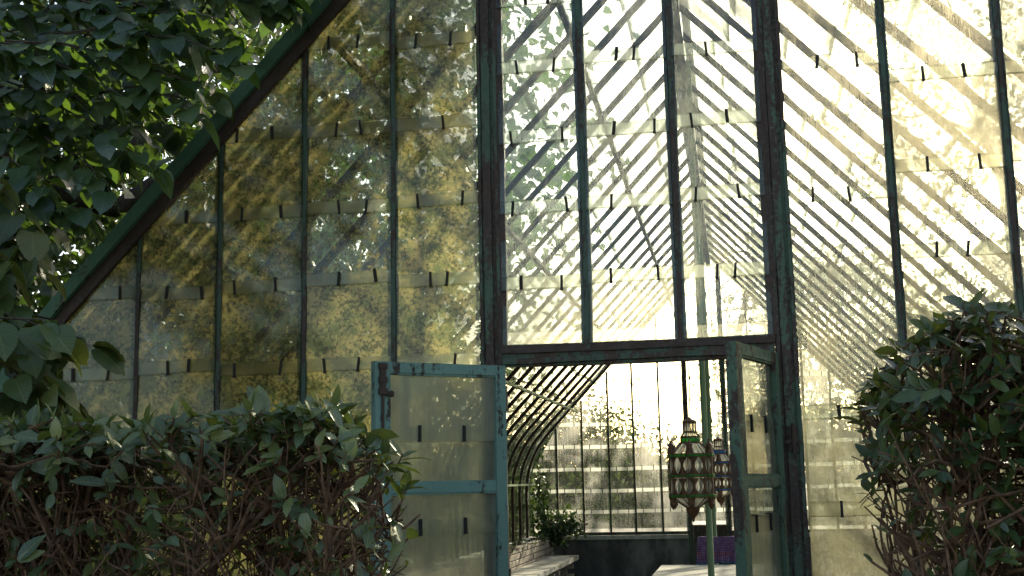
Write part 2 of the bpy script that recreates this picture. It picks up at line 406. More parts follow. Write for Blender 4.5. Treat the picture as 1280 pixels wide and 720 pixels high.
for y0, nm in ((-.02, 'near'), (LEN, 'far')):
    for s in (-1, 1):
        b = MB(); P = [(XC-s*prof(q, .078)[0], y0, prof(q, .078)[1]) for q in ss]
        sec = [(-.05, -.028), (.05, -.028), (.05, .028), (-.05, .028)]
        b.sweep(P, sec, (0, 1, 0), 0, .0014)
        rb = b.build('rake_board', M['rake'], GH)
        if nm == 'near':
            b = MB(); P = [(XC-s*prof(q, .022)[0], y0-.005, prof(q, .022)[1]) for q in ss]
            b.sweep(P, [(-.02, -.026), (.02, -.026), (.02, .026), (-.02, .026)], (0, 1, 0), 0, .0014); b.build('rake_batten', M['rust'], rb)
b = MB(); b.box((XC-.10, -.05, RIDGE+.09), (XC+.10, LEN+.05, RIDGE+.17)); b.build('ridge_cap', M['post'], GH)

def clip_poly(pts, x0, z0, x1, z1):
    """keep what lies below the line (x0,z0)-(x1,z1), x0 < x1"""
    f = lambda p: (z0+(p[0]-x0)/(x1-x0)*(z1-z0))-p[1]
    out = []
    for i, p in enumerate(pts):
        q = pts[(i+1) % len(pts)]; a, c = f(p), f(q)
        if a >= 0: out.append(p)
        if a*c < 0: t = a/(a-c); out.append((p[0]+(q[0]-p[0])*t, p[1]+(q[1]-p[1])*t))
    return out
cb = MB(); cb.box((-.0052, -.004, -.031), (.0052, .003, .031)); cb.box((-.0062, -.006, -.034), (.0062, .004, -.026)); CLIP = cb.mesh('clip', M['clip'])
cb = MB(); cb.box((-.007, -.004, -.03), (.007, .003, .03)); CLIPB = cb.mesh('clip', M['clip'])
def gable_pane(xa, xb, z0, z1, y, mat, name='pane', clips=2, parent=None, tilt=.012, limit=True, rot=0.):
    parent = parent or GH
    xm = (xa+xb)/2
    poly = [(xa, z0), (xb, z0), (xb, z1), (xa, z1)]
    if limit:
        cut = [(xa, xb)] if not (xa < XC < xb) else [(xa, XC), (XC, xb)]
        for a, c in cut: poly = clip_poly(poly, a, roofz(a)+.02, c, roofz(c)+.02)
    if len(poly) < 3 or max(p[1] for p in poly)-z0 < .05: return None
    zc = z0; b = MB()
    def P(p, dy):
        x, z = p; dx, dz = x-xm, z-zc
        return (xm+dx-dz*rot, y-tilt*(1-(z-z0)/max(.05, z1-z0))+dy, z+dx*rot)
    uv = [((p[0]-xa)/(xb-xa), p[1]-z0) for p in poly]
    F = [P(p, 0) for p in poly]; B = [P(p, .003) for p in poly]
    b.poly(F, 0, uv); b.poly(B[::-1], 1)
    for i in range(len(F)): k = (i+1) % len(F); b.poly([F[i], B[i], B[k], F[k]], 2)
    o = b.build(name, [mat, M['clear'], M['edge']], parent, (xm, y, zc))
    if clips:
        for fx in (.29, .71):
            x = xa+(xb-xa)*fx+random.uniform(-.05, .05)
            if limit and roofz(x) < z0+.06: continue
            if random.random() < .09: continue
            c = link(bpy.data.objects.new('clip', CLIP if random.random() < .8 else CLIPB), o, (x, y-tilt-.002, z0+.03+random.uniform(-.006, .006)))
            c.rotation_euler.y = random.uniform(-.13, .13)
    return o
M['edge'] = m_noise('pane edge', (.05, .09, .06), (.12, .15, .09), 30, .4)
rowsL = [1.08, 1.43, 1.78, 2.13, 2.48, 2.82, 3.17, 3.57, 3.93, 4.28, 4.63, 4.98]
rowsC = [2.45, 2.765, 3.09, 3.41, 3.73, 4.05, 4.37, 4.69]
rowsR1 = [1.08, 1.46, 1.84, 2.74, 3.31, 3.75]
rowsR2 = [1.08, 1.43, 1.78, 2.14, 2.5, 2.856, 3.23, 3.6]
edges = [XC-HW+.02]+MULL+[XC+HW-.02]
for i in range(len(edges)-1):
    xa, xb = edges[i], edges[i+1]
    pa = .05 if i in (6, 9) else .012; pb = .05 if i in (5, 8) else .012
    xa += pa; xb -= pb
    if i in (6, 7, 8): rows, z0 = rowsC, 2.17
    elif i <= 5: rows, z0 = rowsL, SILL
    else: rows, z0 = (rowsR1 if i == 9 else rowsR2), SILL
    dz = random.uniform(-.012, .012)
    cs = [z0]+[r+dz+random.uniform(-.014, .014) for r in rows]+[9]
    for k in range(len(cs)-1):
        za = cs[k]-(.03 if k else 0); zb = cs[k+1]+.03
        gable_pane(xa, xb, za, zb, -.016, M['glassl'] if i <= 5 else M['glass'] if i <= 8 else M['glassr'], clips=2 if k else 0, rot=random.choice([0, random.uniform(-.012, .012), random.uniform(-.025, .025)]), limit=True) if za < 5 else None

# far gable
fm = [XC-HW+.02+.42*i for i in range(1, 15)]
fm = [-2.902, -2.473, -2.036, -1.627, -1.195, -.765, -.145, .28, .70, 1.12, 1.54, 1.96, 2.37]
fclip = MB()
for i, x in enumerate(fm):
    thick = i in (5, 6); b = MB(); z1 = roofz(x)+.02
    w = .085 if thick else .03
    b.bar((x, LEN-.03, 0 if thick else SILL), (x, LEN-.03, z1), w, .05, (1, 0, 0)); b.build('door_post' if thick else 'glazing_bar', M['post'] if thick else M['iron'], GH)
x = -.43; b = MB(); b.bar((x, LEN-.03, .9), (x, LEN-.03, roofz(x)+.02), .03, .04, (1, 0, 0)); b.build('glazing_bar', M['iron'], GH)
b = MB(); b.bar((XC-HW+.1, LEN-.05, SILL+.03), (-.81, LEN-.05, SILL+.03), .05, .03, (0, 0, 1)); b.bar((-.1, LEN-.05, SILL+.03), (XC+HW-.1, LEN-.05, SILL+.03), .05, .03, (0, 0, 1)); b.build('sill_rail', M['post'], GH)
dp = MB(); dp.box((-.72, LEN-.05, .03), (-.19, LEN-.015, .86)); dp.box((-.66, LEN-.06, .12), (-.25, LEN-.05, .78)); dp.build('door_panel', M['post'], GH)
fe = [XC-HW+.03]+fm[:6]+[-.43]+fm[6:]+[XC+HW-.03]
rowsF = [1.107, 1.442, 1.792, 2.157, 2.524, 2.867, 3.225, 3.57, 3.92, 4.27, 4.6]
for i in range(len(fe)-1):
    xa, xb = fe[i]+.014, fe[i+1]-.014
    z0 = SILL+.05 if i not in (6, 7) else .87
    cs = [z0]+rowsF+[9]; dz = random.uniform(-.008, .008)
    for k in range(len(cs)-1):
        za = cs[k]+(dz-.035 if k else 0); zb = cs[k+1]+dz+.035
        if za > 4.9: continue
        if gable_pane(xa, xb, za, zb, LEN-.062, M['farg'], clips=0) and k:
            for fx in (.27, .73):
                x = xa+(xb-xa)*fx
                if roofz(x) > za+.1: fclip.box((x-.007, LEN-.082, za), (x+.007, LEN-.078, za+.07))
o = fclip.build('clips', M['clip'], GH); tag(o, kind='stuff')

# doors: the two leaves swing outwards
def door(hx, hy, fx, fy, zt, mat, flip, bolt):
    ang = math.atan2(fy-hy, fx-hx); wd = math.hypot(fx-hx, fy-hy)
    T = Matrix.Translation((hx, hy, 0)) @ Matrix.Rotation(ang, 4, 'Z')
    def fin(b, name, mt, parent, smooth=False):
        b.v = [tuple(T @ Vector(p)) for p in b.v]; return b.build(name, mt, parent, None, smooth)
    b = MB(); t = .02; z0 = .06; J = .0014
    b.bar((.024, 0, z0), (.024, 0, zt), .048, 2*t, (1, 0, 0), 0, J); b.bar((wd-.034, 0, z0), (wd-.034, 0, zt), .068, 2*t, (1, 0, 0), 0, J)
    b.bar((.04, 0, zt-.022), (wd-.06, 0, zt-.022), .043, 2*t-.004, (0, 0, 1), 0, J)
    b.bar((.04, 0, 1.585), (wd-.06, 0, 1.585), .036, 2*t-.006, (0, 0, 1), 0, J)
    b.bar((.04, 0, .80), (wd-.06, 0, .80), .06, 2*t-.004, (0, 0, 1), 0, J)
    b.box((.045, -.008, z0), (wd-.06, .008, .78))
    # glazing beads
    for z in (1.607, 1.563, zt-.047): b.bar((.045, 0, z), (wd-.065, 0, z), .01, .026, (0, 0, 1), 0, J)
    d = fin(b, 'door', mat, GH)
    for za, zb, lap in ((1.60, zt-.04, 1.80), (.83, 1.57, 1.43)):
        for p0, p1, yy in ((za, lap+.03, .004), (lap-.03, zb, -.003)):
            b = MB(); xs, xe = .045, wd-.062; yy *= flip
            q = [(xs, yy, p0), (xe, yy, p0), (xe, yy, p1), (xs, yy, p1)]; uv = [(0, 0), (1, 0), (1, p1-p0), (0, p1-p0)]
            if yy > 0 or p0 == za: uv = [(u, v+.1) for u, v in uv]
            q2 = [(x, y+.003*flip, z) for x, y, z in q]
            if flip > 0: b.poly(q, 0, uv); b.poly(q2[::-1], 1)
            else: b.poly(q[::-1], 0, uv[::-1]); b.poly(q2, 1)
            fin(b, 'pane', [M['doorg'], M['clear']], d)
        for fx_ in (.3, .72):
            b = MB(); xx = .05+(wd-.12)*fx_; b.box((xx-.005, -.012, lap-.032), (xx+.005, .012, lap+.034)); fin(b, 'clip', M['clip'], d)
    if bolt:
        b = MB(); x = wd-.034; y = -flip*(t+.006)
        b.tube([(x, y, zt-.01), (x, y, zt-.30)], .006, 6)
        for z in (zt-.02, zt-.075, zt-.12): b.box((x-.017, min(y-.009, y+.009), z-.012), (x+.017, max(y-.009, y+.009), z+.012))
        b.box((x-.012, y-.006, zt-.118), (x+.012, y+.006, zt-.02))
        b.tube([(x, y, zt-.128), (x-.03, y-flip*.012, zt-.13)], .007, 6); b.lathe([(.0, -.014), (.012, -.008), (.012, .008), (0, .014)], (x-.032, y-flip*.012, zt-.13), 6)
        b.lathe([(.0, -.012), (.013, -.006), (.013, .006), (0, .012)], (x, y-flip*.006, zt-.30), 6); fin(b, 'bolt', M['rust'], d)
    for z in (1.95, 1.2, .4):
        b = MB(); b.tube([(-.006, 0, z-.05), (-.006, 0, z+.05)], .011, 7); b.box((-.004, -t-.003, z-.045), (.035, -t+.001, z+.045)); fin(b, 'hinge', M['rust'], d)
    return d
d1 = door(-.945, -.045, -1.396, -.448, 2.085, M['teal'], -1, True)
tag(d1, 'teal painted left door leaf with rusty sliding bolt')
d2 = door(.172, -.045, .0, -.56, 2.095, M['darkgreen'], 1, False)
tag(d2, 'dark green right door leaf standing open')
b = MB(); b.box((.214, -.05, 1.70), (.25, -.028, 1.80)); b.box((.20, -.056, 1.73), (.262, -.05, 1.745)); b.tube([(.232, -.06, 1.69), (.232, -.06, 1.81)], .008, 6); b.build('strike_plate', M['rust'], GH)

# ---------------------------------------------------------------- leaf tools
def leaf_template(ys, ws, fold=.18, droop=.22, lo=False, notch=None, wav=0):
    v, uv, f = [], [], []
    for i, (y, w) in enumerate(zip(ys, ws)):
        z = -droop*y*y; ym = y if not (notch is not None and i == 0) else notch
        e = wav*((-1)**i)
        v += [(-w, y, z+w*fold+e), (0, ym, z), (w, y, z+w*fold-e)]; k = max(w, .01)
        uv += [(-1*w*2.2, y), (0, y), (w*2.2, y)]
    for i in range(len(ys)-1):
        a = i*3; f += [(a, a+1, a+4, a+3), (a+1, a+2, a+5, a+4)]
    return np.array(v, float), np.array(f, int), np.array(uv, float)
OVAL = leaf_template([0, .18, .45, .75, 1], [.015, .17, .24, .17, .012], .22, .2, wav=.008)
LONG = leaf_template([0, .2, .5, .8, 1], [.012, .12, .17, .11, .01], .25, .3, wav=.008)
HEARTHI = leaf_template([-.13, -.05, .08, .26, .48, .7, .86, .95, 1.06], [.17, .31, .42, .47, .45, .36, .23, .11, .004], .10, .30, notch=0, wav=.012)
HEART = leaf_template([-.10, .10, .38, .7, 1.0], [.24, .43, .42, .22, .01], .10, .28, notch=0, wav=.02)
SIMPLE = leaf_template([0, .45, 1], [.02, .3, .02], .2, .15)
def frames(d, n):
    """columns: x, y=d (leaf length), z=n (leaf normal)"""
    d = d/np.linalg.norm(d, axis=1, keepdims=True); x = np.cross(d, n); x /= np.linalg.norm(x, axis=1, keepdims=True)+1e-9
    z = np.cross(x, d); return np.stack([x, d, z], axis=2)
def leaves_mesh(name, tpl, pos, Rm, size, mat, smooth=True):
    v, f, uv = tpl; N = len(pos); nv = len(v)
    V = (np.einsum('nij,kj->nki', Rm, v)*size[:, None, None]+pos[:, None, :]).reshape(-1, 3)
    F = (f[None]+(np.arange(N)*nv)[:, None, None]).reshape(-1, 4)
    me = bpy.data.meshes.new(name); me.vertices.add(len(V)); me.vertices.foreach_set('co', V.astype(np.float32).ravel())
    me.loops.add(F.size); me.loops.foreach_set('vertex_index', F.astype(np.int32).ravel())
    me.polygons.add(len(F)); me.polygons.foreach_set('loop_start', np.arange(0, F.size, 4, dtype=np.int32))
    me.update(calc_edges=True)
    UV = np.tile(uv[f].reshape(-1, 2), (N, 1)).astype(np.float32)
    l = me.uv_layers.new(name='UVMap'); l.data.foreach_set('uv', UV.ravel())
    if smooth: me.polygons.foreach_set('use_smooth', np.ones(len(F), bool))
    me.materials.append(mat); me.validate(); return me
fwn, r2n, u2n = np.array(fw), np.array(r2), np.array(u2)
def put_leaves(parent, tpl, pos, Rm, size, mat, single=0, rest='foliage'):
    """the `single` leaves that show largest become leaf objects, the rest one mesh"""
    pos, size = np.asarray(pos), np.asarray(size); pick = np.zeros(len(pos), bool)
    if single:
        P = pos-np.array(CAM); z = P@fwn; x = P@r2n/np.maximum(z, .1); y = P@u2n/np.maximum(z, .1)
        vis = (z > .4) & (np.abs(x) < .43) & (np.abs(y) < .245)
        face = np.abs(np.einsum('ni,ni->n', Rm[:, :, 2], P/np.linalg.norm(P, axis=1, keepdims=True)))
        sc = np.where(vis, size/np.maximum(z, .3)**1.6*(.35+face), 0)
        idx = np.argsort(-sc)[:single]; idx = idx[sc[idx] > 0]; pick[idx] = True
        me = leaves_mesh('leaf', tpl, np.zeros((1, 3)), np.eye(3)[None], np.ones(1), mat)
        base = np.array(WL[parent])
        for i in idx:
            o = bpy.data.objects.new('leaf', me); COL.objects.link(o); o.parent = parent
            Mx = np.eye(4); Mx[:3, :3] = Rm[i]*size[i]; Mx[:3, 3] = pos[i]-base; o.matrix_local = Matrix(Mx.tolist())
    k = ~pick; base = np.array(WL[parent])
    o = bpy.data.objects.new(rest, leaves_mesh(rest, tpl, pos[k]-base, Rm[k], size[k], mat)); link(o, parent, WL[parent])
    tag(o, kind='stuff'); return o
def rv(n, s=1.): return rng.normal(0, s, (n, 3))

M['bark'] = m_noise('bark', (.035, .026, .018), (.09, .07, .05), 18, .95, .9, None, .02, (1, 1, .3))
M['twig'] = m_noise('hedge twig', (.065, .034, .019), (.18, .10, .056), 22, .8, .5)
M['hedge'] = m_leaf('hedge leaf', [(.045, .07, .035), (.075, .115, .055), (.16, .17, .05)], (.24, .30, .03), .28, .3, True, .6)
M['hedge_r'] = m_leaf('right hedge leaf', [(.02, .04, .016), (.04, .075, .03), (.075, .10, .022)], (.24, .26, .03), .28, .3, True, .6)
M['linden'] = m_leaf('lime tree leaf', [(.018, .038, .018), (.038, .072, .032), (.085, .115, .04)], (.16, .30, .03), .3, .3, True, .7)
M['near'] = m_leaf('drooping leaf', [(.035, .06, .02), (.06, .10, .03), (.12, .12, .03)], (.26, .28, .04), .3, .34)
M['ivy'] = m_leaf('ivy leaf', [(.02, .04, .015), (.035, .065, .022), (.05, .085, .03)], (.12, .2, .03), .25, .4, False)
M['tree_a'] = m_leaf('broad tree leaf', [(.035, .06, .022), (.055, .09, .03), (.08, .115, .04)], (.14, .20, .05), .32, .8, False, .12)
M['tree_b'] = m_leaf('pale shrub leaf', [(.06, .085, .04), (.09, .12, .055), (.12, .15, .07)], (.15, .20, .07), .3, .85, False, .1)
M['pine'] = m_leaf('pine needle', [(.02, .04, .02), (.035, .06, .028), (.05, .07, .03)], (.08, .12, .04), .2, .6, False)

# ---------------------------------------------------------------- clipped hedges
def hedge(name, label, x0, x1, y0, y1, ztop, mat, nstem, ntwig, top_w, seed, round_end=None, lf=1.):
    rs = np.random.default_rng(seed); random.seed(seed)
    root = thing(name, ((x0+x1)/2, (y0+y1)/2, 0), label, 'hedge')
    tw = MB(); pos, dr, nm, sz = [], [], [], []
    def top(x): return ztop+.03*math.sin(x*7+seed)+.02*math.sin(x*17)
    def inside(p, m=.0):
        t = top(p[0])
        if round_end:                                   # the free end is rounded
            xe, rr, sg = round_end; d = (p[0]-xe)*sg
            if d < rr: t -= .10*((rr-d)/rr)**2
        return x0-m < p[0] < x1+m and y0-m < p[1] < y1+m and p[2] < t+m
    stems = []
    for i in range(nstem):
        x, y = rs.uniform(x0+.05, x1-.05), rs.uniform(y0+.12, y1-.05); P = [np.array([x, y, 0.])]
        d = np.array([rs.normal(0, .1), rs.normal(0, .1), 1.])
        while P[-1][2] < top(x)-.12 and len(P) < 16:
            d += rs.normal(0, .16, 3)*[1, 1, .3]; d[2] = max(d[2], .55)
            q = P[-1]+d/np.linalg.norm(d)*.15
            if not inside(q, -.03): d[0] *= -1; d[1] *= -1; q = P[-1]+d/np.linalg.norm(d)*.13
            P.append(q)
        r0 = rs.uniform(.008, .016); rad = [r0*(1-.6*k/len(P)) for k in range(len(P))]
        b = MB(); b.tube(P, rad, 6); b.build('stem', M['twig'], root, smooth=True); stems.append(P)
    for i in range(ntwig):
        P0 = stems[rs.integers(len(stems))]; k = rs.integers(max(1, len(P0)//3), len(P0)); p = P0[k]+rs.normal(0, .012, 3)
        an = rs.uniform(0, 2*math.pi); el = rs.normal(.65, .5)
        d = np.array([math.cos(an)*math.cos(el), math.sin(an)*math.cos(el)-.25, math.sin(el)]); P = [p]; n = rs.integers(4, 9)
        for q in range(n):
            d = d/np.linalg.norm(d); d = d+rs.normal(0, .34, 3)+[0, 0, .10]
            w = P[-1]+d/np.linalg.norm(d)*rs.uniform(.03, .07)
            if not inside(w, .03):
                break
            P.append(w)
        if len(P) < 3: continue
        r0 = rs.uniform(.0022, .0055); tw.tube(P, [r0*(1-.55*q/len(P)) for q in range(len(P))], 4)
        tip = P[-1]; tdir = P[-1]-P[-2]; tdir /= np.linalg.norm(tdir)
        h = top(tip[0])-tip[2]
        front = tip[1]-y0
        pr = .85 if h < top_w else (.36 if front < .16 else .24)
        if rs.random() < pr:
            nl = rs.integers(3, 7) if h < top_w else rs.integers(2, 6)
            for q in range(nl):
                a = rs.normal(0, 1, 3); a -= tdir*np.dot(a, tdir); a /= np.linalg.norm(a)
                dd = tdir*rs.uniform(.1, .9)+a*rs.uniform(.6, 1.1)
                nn = tdir*1.0+np.array([0, -.15, .9])+rs.normal(0, .35, 3)
                back = rs.uniform(0, .06)
                pos.append(tip-tdir*back); dr.append(dd); nm.append(nn); sz.append(rs.uniform(.028, .07)*rs.choice([1, 1, 1.3]))
        if rs.random() < .35:                           # odd leaves along the twig
            for q in range(rs.integers(1, 4)):
                k = rs.integers(1, len(P)); dd = rs.normal(0, 1, 3)+[0, -.3, .3]
                pos.append(P[k]); dr.append(dd); nm.append(rs.normal(0, .5, 3)+[0, -.3, 1]); sz.append(rs.uniform(.022, .05))
    o = tw.build('twigs', M['twig'], root); tag(o, kind='stuff')
    pos, dr, nm, sz = map(np.array, (pos, dr, nm, sz)); sz = sz*lf
    put_leaves(root, OVAL, pos, frames(dr, nm), sz, mat, 300)
    return root
hedge('hedge', 'clipped hedge with bare brown twigs in front of the teal door leaf', -4.2, -.87, -2.25, -1.65, 1.75, M['hedge'], 60, 6800, .09, 3, (-.87, .3, -1))
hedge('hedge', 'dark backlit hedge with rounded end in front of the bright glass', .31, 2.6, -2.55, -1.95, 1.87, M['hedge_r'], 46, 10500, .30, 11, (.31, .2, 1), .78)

# ---------------------------------------------------------------- trees
def spray(rs, tip, d, length, nleaf, size, acc, mb, rad=.006, droop=.25):
    """one leafy branch that ends at tip: alternate leaves hang on both sides"""
    d = d/np.linalg.norm(d); P = []
    side = np.cross(d, [0, 0, 1]); side /= np.linalg.norm(side)
    for i in range(9):
        t = i/8; P.append(tip-d*length*(1-t)+np.array([0, 0, 1])*droop*length*(1-t)*t*1.2+rs.normal(0, .012, 3))
    mb.tube(P, [rad*(1.25-t/8) for t in range(9)], 4)
    for i in range(nleaf):
        t = rs.uniform(.1, 1)*8; k = min(7, int(t)); p = P[k]+(P[k+1]-P[k])*(t-k)
        s = 1 if i % 2 else -1
        out = side*s*rs.uniform(.4, 1.)+d*rs.uniform(.25, .9)+np.array([0, 0, rs.uniform(-.75, -.05)])
        nn = np.array([0, -.25, 1.])+side*s*.25+rs.normal(0, .3, 3)
        acc.append((p+out*.035, out, nn, size*rs.uniform(.6, 1.15)))
def limb(mb, a, b, r0, r1, rs, n=6, sag=.1):
    a, b = np.array(a, float), np.array(b, float)
    P = [a+(b-a)*i/n+rs.normal(0, 1, 3)*np.linalg.norm(b-a)*.025*(0 < i < n)+np.array([0, 0, 1])*sag*math.sin(math.pi*i/n) for i in range(n+1)]
    mb.tube(P, [r0+(r1-r0)*i/n for i in range(n+1)], 7)
rs = np.random.default_rng(21)
# overhanging lime tree on the left
LT_ = thing('lime_tree', (-5.6, 2.2, 0), 'big dark lime tree with heart shaped leaves spreading over the gable slope', 'tree')
mb = MB(); limb(mb, (-5.6, 2.2, 0), (-5.3, 2.0, 3.4), .26, .18, rs, 7, 0); mb.build('trunk', M['bark'], LT_, smooth=True)
acc = []; tw = MB()
def over(dep, Z, off):
    """a point beside the left slope at height Z: on the gable plane for dep=1, nearer for dep<1"""
    X = XC-(RIDGE-Z)/1.054-.16-off
    return np.array([X*dep, -DIST+DIST*dep, EYE+(Z-EYE)*dep])
for i in range(185):
    dep = rs.uniform(.78, 1.12); Z = rs.uniform(2.55, 4.5); off = abs(rs.normal(0, .55)) if rs.random() < .55 else rs.uniform(.1, 2.0)
    if Z < 2.9 and off < .12: off += .15
    if dep > 1.0: off += .15
    tip = over(dep, Z+off*.25, off)
    spray(rs, tip, np.array([.9+rs.normal(0, .2), rs.normal(-.25, .35), rs.uniform(-.6, -.1)]), rs.uniform(.5, 1.0), rs.integers(15, 26), .100, acc, tw)
for e in ((-4.4, .3, 4.6), (-3.9, -.3, 4.3), (-4.5, 1.0, 5.6), (-3.6, 2.5, 5.4), (-3.4, 4.5, 5.2), (-5.4, -.8, 4.6), (-3.2, 6.8, 5.2), (-6, 4, 6.5)):
    b = MB(); limb(b, (-5.3, 2.0, 3.2), e, .09, .025, rs, 7, .25); b.build('limb', M['bark'], LT_, smooth=True)
o = tw.build('twigs', M['bark'], LT_); tag(o, kind='stuff')
# crown over and behind the roof, in clumps
NS_ = len(acc)
cl = []
while len(cl) < 720:
    c = np.array([rs.uniform(-9, -1.6), rs.uniform(-1.2, 13.5), rs.uniform(2.2, 9.5)])
    z_roof = RIDGE-(XC-c[0])*1.054 if c[0] > -3.3 else 2.0
    if c[0] > -3.6 and c[2] < z_roof+.55: continue
    if c[0] > -2.4 and c[1] < 1.2: continue
    if c[1] < .6 and (c[0]-0)/(c[1]+DIST) > -.64+.12*(c[2]-1.6)/(c[1]+DIST): continue
    if ((c[0]+5.5)/4.2)**2+((c[1]-6)/7.6)**2+((c[2]-5.2)/4.2)**2 > 1: continue
    cl.append(c)
for c in cl:
    n = rs.integers(26, 46); g = rs.normal(0, 1, (n, 3))*[.42, .42, .26]
    for p in g:
        if c[0]+p[0] > -3.6 and c[2]+p[2] < RIDGE-(XC-c[0]-p[0])*1.054+.25: continue
        acc.append((c+p, rs.normal(0, 1, 3)+[.2, -.1, -.7], rs.normal(0, .5, 3)+[0, -.2, 1], rs.uniform(.085, .15)))
P_, D_, N_, S_ = (np.array(x) for x in zip(*acc[:NS_]))
put_leaves(LT_, HEARTHI, P_, frames(D_, N_), S_, M['linden'], 300)
P_, D_, N_, S_ = (np.array(x) for x in zip(*acc[NS_:]))
put_leaves(LT_, HEART, P_, frames(D_, N_), S_, M['linden'], 0, 'crown')
# low drooping boughs at the left, nearer than the gable
NT_ = thing('young_tree', (-3.3, -1.7, 0), 'young tree with drooping large leaved boughs behind the twiggy hedge', 'tree')
mb = MB(); limb(mb, (-3.3, -1.7, 0), (-3.1, -1.6, 2.6), .05, .03, rs, 8, 0); mb.build('trunk', M['bark'], NT_, smooth=True)
acc = []; tw = MB()
for i in range(46):
    tip = np.array([rs.uniform(-2.6, -1.93), rs.uniform(-1.75, -1.25), rs.uniform(1.75, 2.62)])
    tip[0] -= max(0, (tip[2]-2.35))*.5+abs(2.15-tip[2])*.2
    spray(rs, tip, np.array([.9, rs.normal(-.2, .2), rs.uniform(-.65, -.25)]), rs.uniform(.4, .8), rs.integers(7, 13), .115, acc, tw, .005)
o = tw.build('twigs', M['bark'], NT_); tag(o, kind='stuff')
P_, D_, N_, S_ = (np.array(x) for x in zip(*acc))
put_leaves(NT_, HEARTHI, P_, frames(D_, N_), S_, M['near'], 300)

def tree(name, label, base, h, crown, nclump, per, lsize, mat, seed, cat='tree', group=None, tpl=SIMPLE, spread=.5, trunk=.2):
    rs = np.random.default_rng(seed); t = thing(name, base, label, cat, group); bx, by, _ = base
    cx, cyy, cz, rx, ry, rz = crown
    b = MB(); limb(b, (bx, by, 0), (cx, cyy, cz-.3*rz), trunk, trunk*.5, rs, 7, 0)
    cs = []
    while len(cs) < nclump:
        q = rs.uniform(-1, 1, 3); r = np.linalg.norm(q)
        if r > 1 or r < .35: continue
        q *= 1+.25*math.sin(q[0]*5+seed)*math.cos(q[1]*4)
        cs.append(np.array([cx+q[0]*rx, cyy+q[1]*ry, max(.25, cz+q[2]*rz)]))
    for c in cs[:9]: limb(b, (cx, cyy, cz-.35*rz), c, trunk*.35, trunk*.08, rs, 5, .1)
    b.build('trunk', M['bark'], t, smooth=True)
    P, D, N, Z = [], [], [], []
    for c in cs:
        g = rs.normal(0, spread, (per, 3))*[1, 1, .6]
        P.append(c+g); D.append(rs.normal(0, 1, (per, 3))+[0, 0, -.4]); N.append(rs.normal(0, .6, (per, 3))+[0, 0, 1]); Z.append(rs.uniform(.6, 1.2, per)*lsize)
    P = np.concatenate(P); P[:, 2] = np.maximum(P[:, 2], .05)
    put_leaves(t, tpl, P, frames(np.concatenate(D), np.concatenate(N)), np.concatenate(Z), mat, 0, 'crown'); return t
tree('tree', 'tall dark tree rising left of the greenhouse roof', (-9.5, 9, 0), 12, (-9.5, 9, 6.5, 4.2, 5, 5.5), 170, 60, .2, M['tree_a'], 31, group=None, spread=.6)
tree('tree', 'dense tree in the shade beyond the lime tree trunk', (-10.5, 1, 0), 10, (-10.5, 1, 5.0, 4.5, 4.5, 5), 170, 60, .2, M['linden'], 32, spread=.6)
tree('tree', 'broad tree behind the far left corner of the greenhouse', (-8.5, 19, 0), 11, (-8.3, 19, 5.5, 4.0, 4.0, 5), 150, 60, .2, M['tree_a'], 33, spread=.6)
tree('tree', 'rounded pale tree seen through the far gable beside the pine', (-6.0, 33, 0), 6, (-6.0, 33, 2.6, 3.2, 2.5, 2.2), 90, 60, .2, M['tree_b'], 34, spread=.5)
tree('tree', 'distant tree behind the shrub bank right of the rear door', (7.0, 38, 0), 7, (7.0, 38, 2.6, 4, 3, 2.3), 80, 60, .22, M['tree_b'], 35, spread=.6)
for i, (x, y, w, h, lab) in enumerate(((-4.2, 19.5, 1.5, 1.5, 'leafy shrub outside the far gable behind the ivy corner'), (-2.2, 21, 1.6, 1.25, 'pale shrub outside the far gable left of the rear door'),
        (-.2, 19, 1.3, 1.2, 'dark green shrub standing right behind the rear door'), (1.8, 20.5, 1.7, 1.5, 'leafy shrub outside the far gable right of the rear door'), (4.2, 21.5, 1.8, 1.9, 'taller shrub near the far right corner of the greenhouse'))):
    tree('shrub', lab, (x, y, 0), h, (x, y, h*.55, w, 1.0, h*.62), 46, 55, .11, M['tree_b'] if i % 2 else M['tree_a'], 50+i, cat='shrub', spread=.26, trunk=.04)
for i, x in enumerate((-9, -3.2, 2.6, 8.6)):
    tree('shrub', ['shrub bank at the garden end under the rounded tree', 'shrub bank at the garden end left of the pine trunk', 'shrub bank at the garden end right of the pine trunk', 'shrub bank at the garden end below the distant tree'][i],
         (x, 30, 0), 3, (x, 30, 1.5, 3.4, 1.2, 1.5), 70, 60, .16, M['tree_b'] if i % 2 else M['tree_a'], 70+i, cat='shrub', spread=.4, trunk=.05)
tree('tree', 'tall round tree at the garden end right of the pine', (3.2, 39, 0), 10, (3.2, 39, 6.2, 4.0, 3.0, 3.9), 150, 60, .24, M['tree_a'], 36, spread=.55)
tree('tree', 'tall added tree shading the garden beyond the right glass wall', (9.5, 41, 0), 10, (9.5, 41, 5.5, 3.6, 3.0, 4.0), 130, 60, .24, M['tree_a'], 37, spread=.55)  # added towards the sun so that its crown shades the far garden
for i, (y, lab) in enumerate(((4.5, 'shrub pressed against the left glass wall nearest the gable'), (7.5, 'shrub against the left glass wall beside the lime tree crown'), (10.5, 'shrub against the left glass wall past its middle'), (13.5, 'shrub against the left glass wall near its far corner'))):
    tree('shrub', lab, (-5.3, y, 0), 4, (-5.3, y, 2.2, 1.5, 2.0, 2.3), 90, 60, .12, M['tree_a'], 80+i, cat='shrub', spread=.32, trunk=.06)
